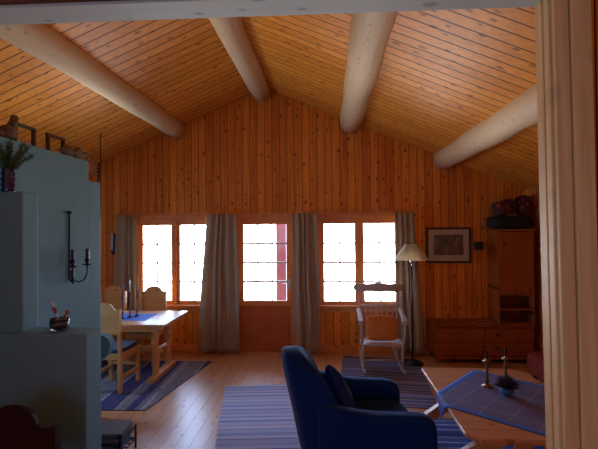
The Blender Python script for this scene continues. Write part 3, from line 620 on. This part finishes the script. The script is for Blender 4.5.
# ------------------------------------------------------------ coffee table group
t_ = thing('coffee_table', 'pale pine coffee table with clipped corners on the blue striped rug', 'coffee table', (1.385, 3.515, .0105))
hx, hy = .485, .715
poly = [(-hx+.02, hy), (hx-.10, hy), (hx, hy-.10), (hx, -hy+.08), (hx-.08, -hy), (-hx+.07, -hy), (-hx, -hy+.10), (-hx, hy-.02)]
bm = B(); prism(bm, poly, 2, .465, .495)
es = [e for e in bm.edges]; bmesh.ops.bevel(bm, geom=es, offset=.007, segments=3, affect='EDGES')
obj('tabletop', bm, 'coffee', t_)
bm = B(); box(bm, -.30, .30, -.50, .50, .40, .464, bev=.004); obj('apron', bm, 'chairpine', t_)
for q in (-1, 1):
    obj('post', bx(-.06, .06, q*.38-.03, q*.38+.03, .24, .41, bev=.005), 'chairpine', t_)
    for s in (-1, 1):
        bm = B(); P = []
        n = 9
        up = [(s*(.05+.65*k/n), .42-.39*(k/n)**1.6) for k in range(n+1)]; lo = [(s*(.05+.61*k/n), .33-.33*(k/n)**1.35) for k in range(n+1)]
        lo[-1] = (lo[-1][0], .0); lo = [(x, max(z, 0.0)) for x, z in lo]
        prism(bm, up+lo[::-1], 1, q*.38-.028, q*.38+.028); obj('curved_leg', bm, 'chairpine', t_)
obj('stretcher', bx(-.025, .025, -.35, .35, .26, .32, bev=.004), 'chairpine', t_)
# runner: plaid with blue border, rotated across the table, its left corner hanging down
TZ = .5062
def cloth(name, m, pts_uv):
    pass
cA = Vector((1.387, 4.17))                       # far corner of the cloth; dL its long edge towards the right-front
dL = Vector((.765, -.645)).normalized(); dS = Vector((dL.y, -dL.x))
def runner():
    bm = B(); uvl = bm.loops.layers.uv.new('UVMap'); W_, L_ = .98, 1.04; nu, nv = 52, 56; G_ = []; uv = {}
    for i in range(nu+1):
        row = []
        for j in range(nv+1):
            u, v_ = W_*i/nu, L_*j/nv; p = cA + dS*u + dL*v_
            x, y, z = p.x, p.y, TZ + .0012*math.sin(9*u)*math.sin(7*v_)+.0012
            edge = 1.385-hx-.004; ov = edge - x
            if ov > 0:
                x = edge - .012*min(1, ov/.02) - .02*math.sin(3*y); x = min(x, edge-.010*min(1, ov/.02)); z = TZ - ov*1.05; 
            edge = 1.385+hx+.006; ov = x-edge
            if ov > 0: x = edge+.012*min(1, ov/.02); z = TZ-ov
            ve = bm.verts.new((x, y, z)); row.append(ve); uv[ve] = (u, v_)
        G_.append(row)
    for i in range(nu):
        for j in range(nv):
            f = bm.faces.new((G_[i][j], G_[i+1][j], G_[i+1][j+1], G_[i][j+1]))
            u, v_ = W_*(i+.5)/nu, L_*(j+.5)/nv
            f.material_index = 1 if min(u, W_-u, v_, L_-v_) < .055 else 0
            for l in f.loops: l[uvl].uv = uv[l.vert]
    o = obj('table_runner', bm, ['plaid', 'runner_border'], smooth=True)
    md = o.modifiers.new('s', 'SOLIDIFY'); md.thickness = .002; md.offset = 1
    tag(o, 'blue and grey plaid runner with bright blue border draped over the coffee table', 'table runner')
runner()
def bcandle(x, y, label):
    t_ = thing('brass_candlestick', label, 'candlestick', (x, y, .5105), group='brass candlesticks on the coffee table')
    bm = B(); lathe(bm, [(.045, 0), (.046, .006), (.020, .016), (.016, .03), (.022, .05), (.014, .08), (.012, .13), (.016, .18), (.010, .20), (.034, .215), (.034, .22), (.012, .222), (.014, .24)]); obj('stem', bm, 'brass', t_, smooth=True)
    bm = B(); lathe(bm, [(.010, .235), (.010, .31), (.003, .315)], n=14); obj('candle', bm, 'black', t_, smooth=True)
bcandle(1.353, 3.735, 'brass candlestick on the plaid runner, left of the heather pot')
bcandle(1.544, 3.814, 'brass candlestick on the plaid runner, behind the heather pot')
t_ = thing('heather_pot', 'small blue pot of dark dried heather on the plaid runner', 'potted plant', (1.445, 3.55, .5105))
bm = B(); lathe(bm, [(.028, 0), (.05, .02), (.054, .05), (.048, .062), (.044, .05), (.0, .04)], close=False); obj('pot', bm, 'bluepot', t_, smooth=True)
bm = B(); rnd = random.Random(5)
for k in range(260):
    an, ti = rnd.uniform(0, 6.28), rnd.uniform(.1, 1.35); d = Vector((math.cos(an)*math.sin(ti), math.sin(an)*math.sin(ti), math.cos(ti))); l_ = rnd.uniform(.06, .125)
    tube(bm, [Vector((0, 0, .05)), Vector((0, 0, .05))+d*l_*.6, Vector((0, 0, .05))+d*l_], [.0025, .005, .001], 4)
obj('heather', bm, 'heather', t_)
# red upholstered stool, mostly behind the post
t_ = thing('upholstered_stool', 'low red upholstered stool partly hidden behind the doorway post', 'stool', (2.50, 4.75, 0))
bm = B(); soft(bm, (0, 0, .34), (.26, .30, .13), .4); obj('seat', bm, 'red', t_, smooth=True)
for x in (-.17, .17):
    for y in (-.2, .2): bm = B(); lathe(bm, [(.016, 0), (.024, .24)], (x, y, 0), 12); obj('leg', bm, 'darkchair', t_, smooth=True)

# ------------------------------------------------------------ rocking chair
t_ = thing('rocking_chair', 'worn white spindle-back rocking chair in front of the right window', 'rocking chair', (.70, 5.52, .0105), R(0))
# local: front edge of the seat at y=0, back towards +y
for s in (-1, 1):
    bm = B(); tube(bm, [(s*.25, -.20+.92*k/12, .018+.10*((k/12-.42)/.58)**2*1.0) for k in range(13)], [.014]+[.018]*11+[.014], 10)
    bmesh.ops.translate(bm, verts=bm.verts, vec=(0, 0, 0)); obj('rocker', bm, 'whitepaint', t_, smooth=True)
    bm = B(); tube(bm, [(s*.25, .04, .03), (s*.255, .03, .20), (s*.25, .02, .36)], [.010, .014, .012]); obj('leg', bm, 'whitepaint', t_, smooth=True)
    bm = B(); tube(bm, [(s*.25, .38, .03), (s*.24, .36, .20), (s*.22, .34, .36)], [.010, .014, .012]); obj('leg', bm, 'whitepaint', t_, smooth=True)
    bm = B(); tube(bm, [(s*.27, .0, .37), (s*.275, -.02, .5), (s*.285, -.04, .68)], [.014, .018, .013]); obj('arm_post', bm, 'whitepaint', t_, smooth=True)
    bm = B(); soft(bm, (s*.285, .18, .70), (.028, .25, .016), .5, fn=lambda v: Vector((v.x*(1+.5*(-v.y/.25 if v.y < 0 else 0)), v.y, v.z+.05*(v.y/.25)+(-.02 if v.y < -.2 else 0)))); obj('armrest', bm, 'whitepaint', t_, smooth=True)
    bm = B(); tube(bm, [(s*.22, .38, .36), (s*.25, .43, .75), (s*.27, .50, 1.02)], [.017, .015, .013]); obj('back_post', bm, 'whitepaint', t_, smooth=True)
    bm = B(); tube(bm, [(s*.255, .03, .20), (s*.24, .36, .20)], .010); obj('side_stretcher', bm, 'whitepaint', t_, smooth=True)
bm = B(); tube(bm, [(-.25, .035, .15), (.25, .035, .15)], .010); obj('front_stretcher', bm, 'whitepaint', t_, smooth=True)
bm = B(); soft(bm, (0, .21, .338), (.28, .19, .018), .3); obj('seat', bm, 'whitepaint', t_, smooth=True)
bm = B()
soft(bm, (0, .50, 1.035), (.35, .022, .058), .5, fn=lambda v: Vector((v.x, v.y-.03*(1-(v.x/.335)**2), v.z*(1+.12*math.cos(v.x*24))+.005*math.cos(v.x*14)))); obj('crest_rail', bm, 'whitepaint', t_, smooth=True)
bm = B(); tube(bm, [(-.25, .43, .79), (0, .42, .79), (.25, .43, .79)], .014); tube(bm, [(-.24, .42, .73), (0, .41, .73), (.24, .42, .73)], .008); obj('lower_back_rail', bm, 'whitepaint', t_, smooth=True)
for k in range(6):
    x = -.19+.38*k/5; bm = B(); tube(bm, [(x*.9, .39, .38), (x, .42, .79), (x*1.08, .48, 1.0)], [.008, .008, .007], 8); obj('spindle', bm, 'whitepaint', t_, smooth=True)
bm = B(); soft(bm, (0, 0, 0), (.205, .05, .165), .35, fn=lambda v: Vector((v.x, v.y*(1-.5*max(abs(v.x)/.205, abs(v.z)/.165)**3), v.z)))
o = obj('back_cushion', bm, 'orangecloth', smooth=True, loc=(.70, 5.70, .545), rot=(R(-13), 0, 0)); tag(o, 'orange-brown square cushion leaning in the rocking chair', 'cushion')

# ------------------------------------------------------------ floor lamp
t_ = thing('floor_lamp', 'floor lamp with cream cone shade beside the rocking chair', 'lamp', (1.15, 5.93, 0))
bm = B(); lathe(bm, [(.15, 0), (.15, .015), (.03, .03), (.012, .05)]); obj('lamp_base', bm, 'iron', t_, smooth=True)
bm = B(); tube(bm, [(0, 0, .04), (0, 0, 1.44)], .012, 12); obj('pole', bm, 'iron', t_, smooth=True)
bm = B(); lathe(bm, [(.014, 1.40), (.022, 1.41), (.022, 1.47), (.014, 1.48)], n=16); tube(bm, [(0, 0, 1.38), (.0, -.05, 1.36), (0, -.055, 1.40)], .008); obj('socket', bm, 'steel', t_, smooth=True)
bm = B(); lathe(bm, [(.235, 1.445), (.225, 1.455), (.085, 1.655), (.083, 1.655), (.222, 1.452), (.233, 1.443)], n=40, close=False); obj('lamp_shade', bm, 'shade', t_, smooth=True)
bm = B(); lathe(bm, [(.0, 1.48), (.03, 1.50), (.035, 1.54), (.0, 1.57)], n=16, close=False)
for k in range(3): a = k*2.094; tube(bm, [(0, 0, 1.64), (.085*math.cos(a), .085*math.sin(a), 1.65)], .002, 6)
tube(bm, [(0, 0, 1.44), (0, 0, 1.645)], .004, 6)
obj('bulb', bm, 'candlewhite', t_, smooth=True)

# ------------------------------------------------------------ picture, socket, hook
t_ = thing('framed_picture', 'dark-framed faded landscape print with cream mat on the pine wall', 'picture', (1.785, D, 1.62))
bm = B(); hw_, hh_ = .325, .265; fw = .03
box(bm, -hw_, hw_, -.03, -.002, hh_-fw, hh_, bev=.004); box(bm, -hw_, hw_, -.03, -.002, -hh_, -hh_+fw, bev=.004); box(bm, -hw_, -hw_+fw, -.03, -.002, -hh_+fw, hh_-fw, bev=.004); box(bm, hw_-fw, hw_, -.03, -.002, -hh_+fw, hh_-fw, bev=.004)
obj('frame', bm, 'frame', t_); obj('mat_board', bx(-hw_+fw, hw_-fw, -.014, -.004, -hh_+fw, hh_-fw), 'paper', t_)
obj('print', bx(-.215, .215, -.017, -.0145, -.145, .155), 'print', t_)
obj('glass', bx(-hw_+fw, hw_-fw, -.022, -.020, -hh_+fw, hh_-fw), 'glass', t_)
t_ = thing('wall_telephone', 'small black box with hanging cord on the wall right of the picture', 'wall device', (2.215, D, 1.61))
bm = B(); box(bm, -.06, .06, -.05, -.001, -.06, .06, bev=.01); lathe(bm, [(.0, 0), (.02, .0), (.02, .01), (0, .012)], (-.01, -.055, -.03), 12); obj('box', bm, 'blackgloss', t_)
bm = B(); tube(bm, [(0, -.01, -.06), (-.015, -.012, -.3), (-.05, -.012, -.6), (-.03, -.012, -.9), (-.08, -.012, -1.03)], .004, 6); obj('cord', bm, 'blackgloss', t_)
t_ = thing('wall_hook', 'slim dark iron bracket on the right side wall next to the post', 'hook', (XR, 5.80, 1.62))
bm = B(); box(bm, -.012, -.001, -.015, .015, -.02, .25, bev=.003); tube(bm, [(-.01, 0, 0), (-.08, 0, -.01), (-.09, 0, .03)], .007, 8); obj('bracket', bm, 'iron', t_)

# ------------------------------------------------------------ sideboard and cupboard
t_ = thing('sideboard', 'low reddish pine four-drawer sideboard along the back wall', 'sideboard', (2.137, 6.17, 0))
hw_, dp = .68, .215
bm = B(); box(bm, -hw_+.01, hw_-.01, -dp+.02, dp, .09, .505); obj('carcass', bm, 'sideboard', t_)
obj('top', bx(-hw_, hw_, -dp-.015, dp, .505, .535, bev=.006), 'sideboard', t_)
bm = B(); box(bm, -hw_+.005, hw_-.005, -dp, -dp+.02, .065, .105, bev=.003); obj('plinth', bm, 'sideboard', t_)
for sx in (-1, 1):
    for zi in (0, 1):
        a, b = (-hw_+.035, -.012) if sx < 0 else (.012, hw_-.035); za = .118+.190*zi
        d = obj('drawer', bx(a, b, -dp-.002, -dp+.019, za, za+.178, bev=.006), 'sideboard', t_)
        for x in (a+.17, b-.17):
            bm = B(); lathe(bm, [(.0, 0), (.008, .002), (.008, .012), (.016, .018), (.012, .028), (0, .03)], (0, 0, 0), 12, close=False)
            bmesh.ops.rotate(bm, verts=bm.verts, cent=(0, 0, 0), matrix=Matrix.Rotation(R(90), 3, 'X')); bmesh.ops.translate(bm, verts=bm.verts, vec=(x, -dp-.002, za+.09))
            obj('knob', bm, 'sideboard', d, smooth=True)
    for y in (-dp+.02, dp-.07): obj('foot', bx(sx*(hw_-.06)-.035, sx*(hw_-.06)+.035, y, y+.05, 0, .09, bev=.004), 'sideboard', t_)
t_ = thing('wall_cupboard', 'tall pine cupboard with knotty door and two open shelves on the sideboard', 'cupboard', (2.578, 6.18, .5355))
hw_, dp = .24, .20; H_ = 1.287
bm = B()
box(bm, -hw_, -hw_+.022, -dp, dp, 0, H_); box(bm, hw_-.022, hw_, -dp, dp, 0, H_); box(bm, -hw_+.022, hw_-.022, dp-.015, dp, 0, H_)
for z in (0, .20, .40): box(bm, -hw_+.022, hw_-.022, -dp+.003, dp-.015, z, z+.02)
obj('carcass', bm, 'cabinet', t_)
obj('cornice', bx(-hw_-.015, hw_+.012, -dp-.02, dp, H_, H_+.03, bev=.006), 'cabinet', t_)
bm = B(); zt = H_-.01; zb_ = .43
box(bm, -hw_+.005, -hw_+.065, -dp-.02, -dp-.001, zb_, zt, bev=.003); box(bm, hw_-.065, hw_-.005, -dp-.02, -dp-.001, zb_, zt, bev=.003)
box(bm, -hw_+.065, hw_-.065, -dp-.02, -dp-.001, zb_, zb_+.06); box(bm, -hw_+.065, hw_-.065, -dp-.02, -dp-.001, zt-.06, zt); box(bm, -hw_+.065, hw_-.065, -dp-.012, -dp-.004, zb_+.06, zt-.06)
d = obj('door', bm, 'cabinet', t_)
bm = B(); tube(bm, [(-hw_+.035, -dp-.02, .72), (-hw_+.035, -dp-.04, .72)], .01, 10); obj('knob', bm, 'darkwood', d)
bm = B(); tube(bm, [(-.15+.30*k/14, -.0, .004+.05*math.sin(math.pi*k/14)) for k in range(15)], .004, 6); tube(bm, [(-.15, 0, .004), (.15, 0, .004)], .004, 6)
tag(obj('wire_hoop', bm, 'whitepaint', loc=(2.13, 6.02, .5355)), 'thin pale arched wire handle lying on the sideboard top', 'wire hoop')
# black bag and patterned bundles on the cupboard
t_ = thing('travel_bag', 'flat black travel bag lying on top of the cupboard', 'bag', (2.55, 6.12, 1.8535))
bm = B(); soft(bm, (0, 0, .095), (.285, .17, .093), .45); obj('bag_body', bm, 'black', t_, smooth=True)
bm = B(); tube(bm, [(-.1, -.165, .12), (-.07, -.19, .06), (.07, -.19, .06), (.1, -.165, .12)], .008, 8); obj('handle', bm, 'blackgloss', t_, smooth=True)
bm = B(); soft(bm, (0, 0, .115), (.15, .15, .11), .6, fn=lambda v: Vector((v.x, v.y, v.z+.02*math.sin(v.x*20))))
tag(obj('patterned_bundle', bm, 'pattern', smooth=True, loc=(2.475, 6.12, 2.04)), 'dark red patterned cloth bundle on the black bag, the left one', 'cloth bundle', 'patterned bundles on the bag')
bm = B(); soft(bm, (0, 0, .145), (.112, .13, .14), .75)
tag(obj('patterned_bundle', bm, 'pattern', smooth=True, loc=(2.74, 6.12, 2.04)), 'taller round red and white patterned bundle on the black bag, the right one', 'cloth bundle', 'patterned bundles on the bag')
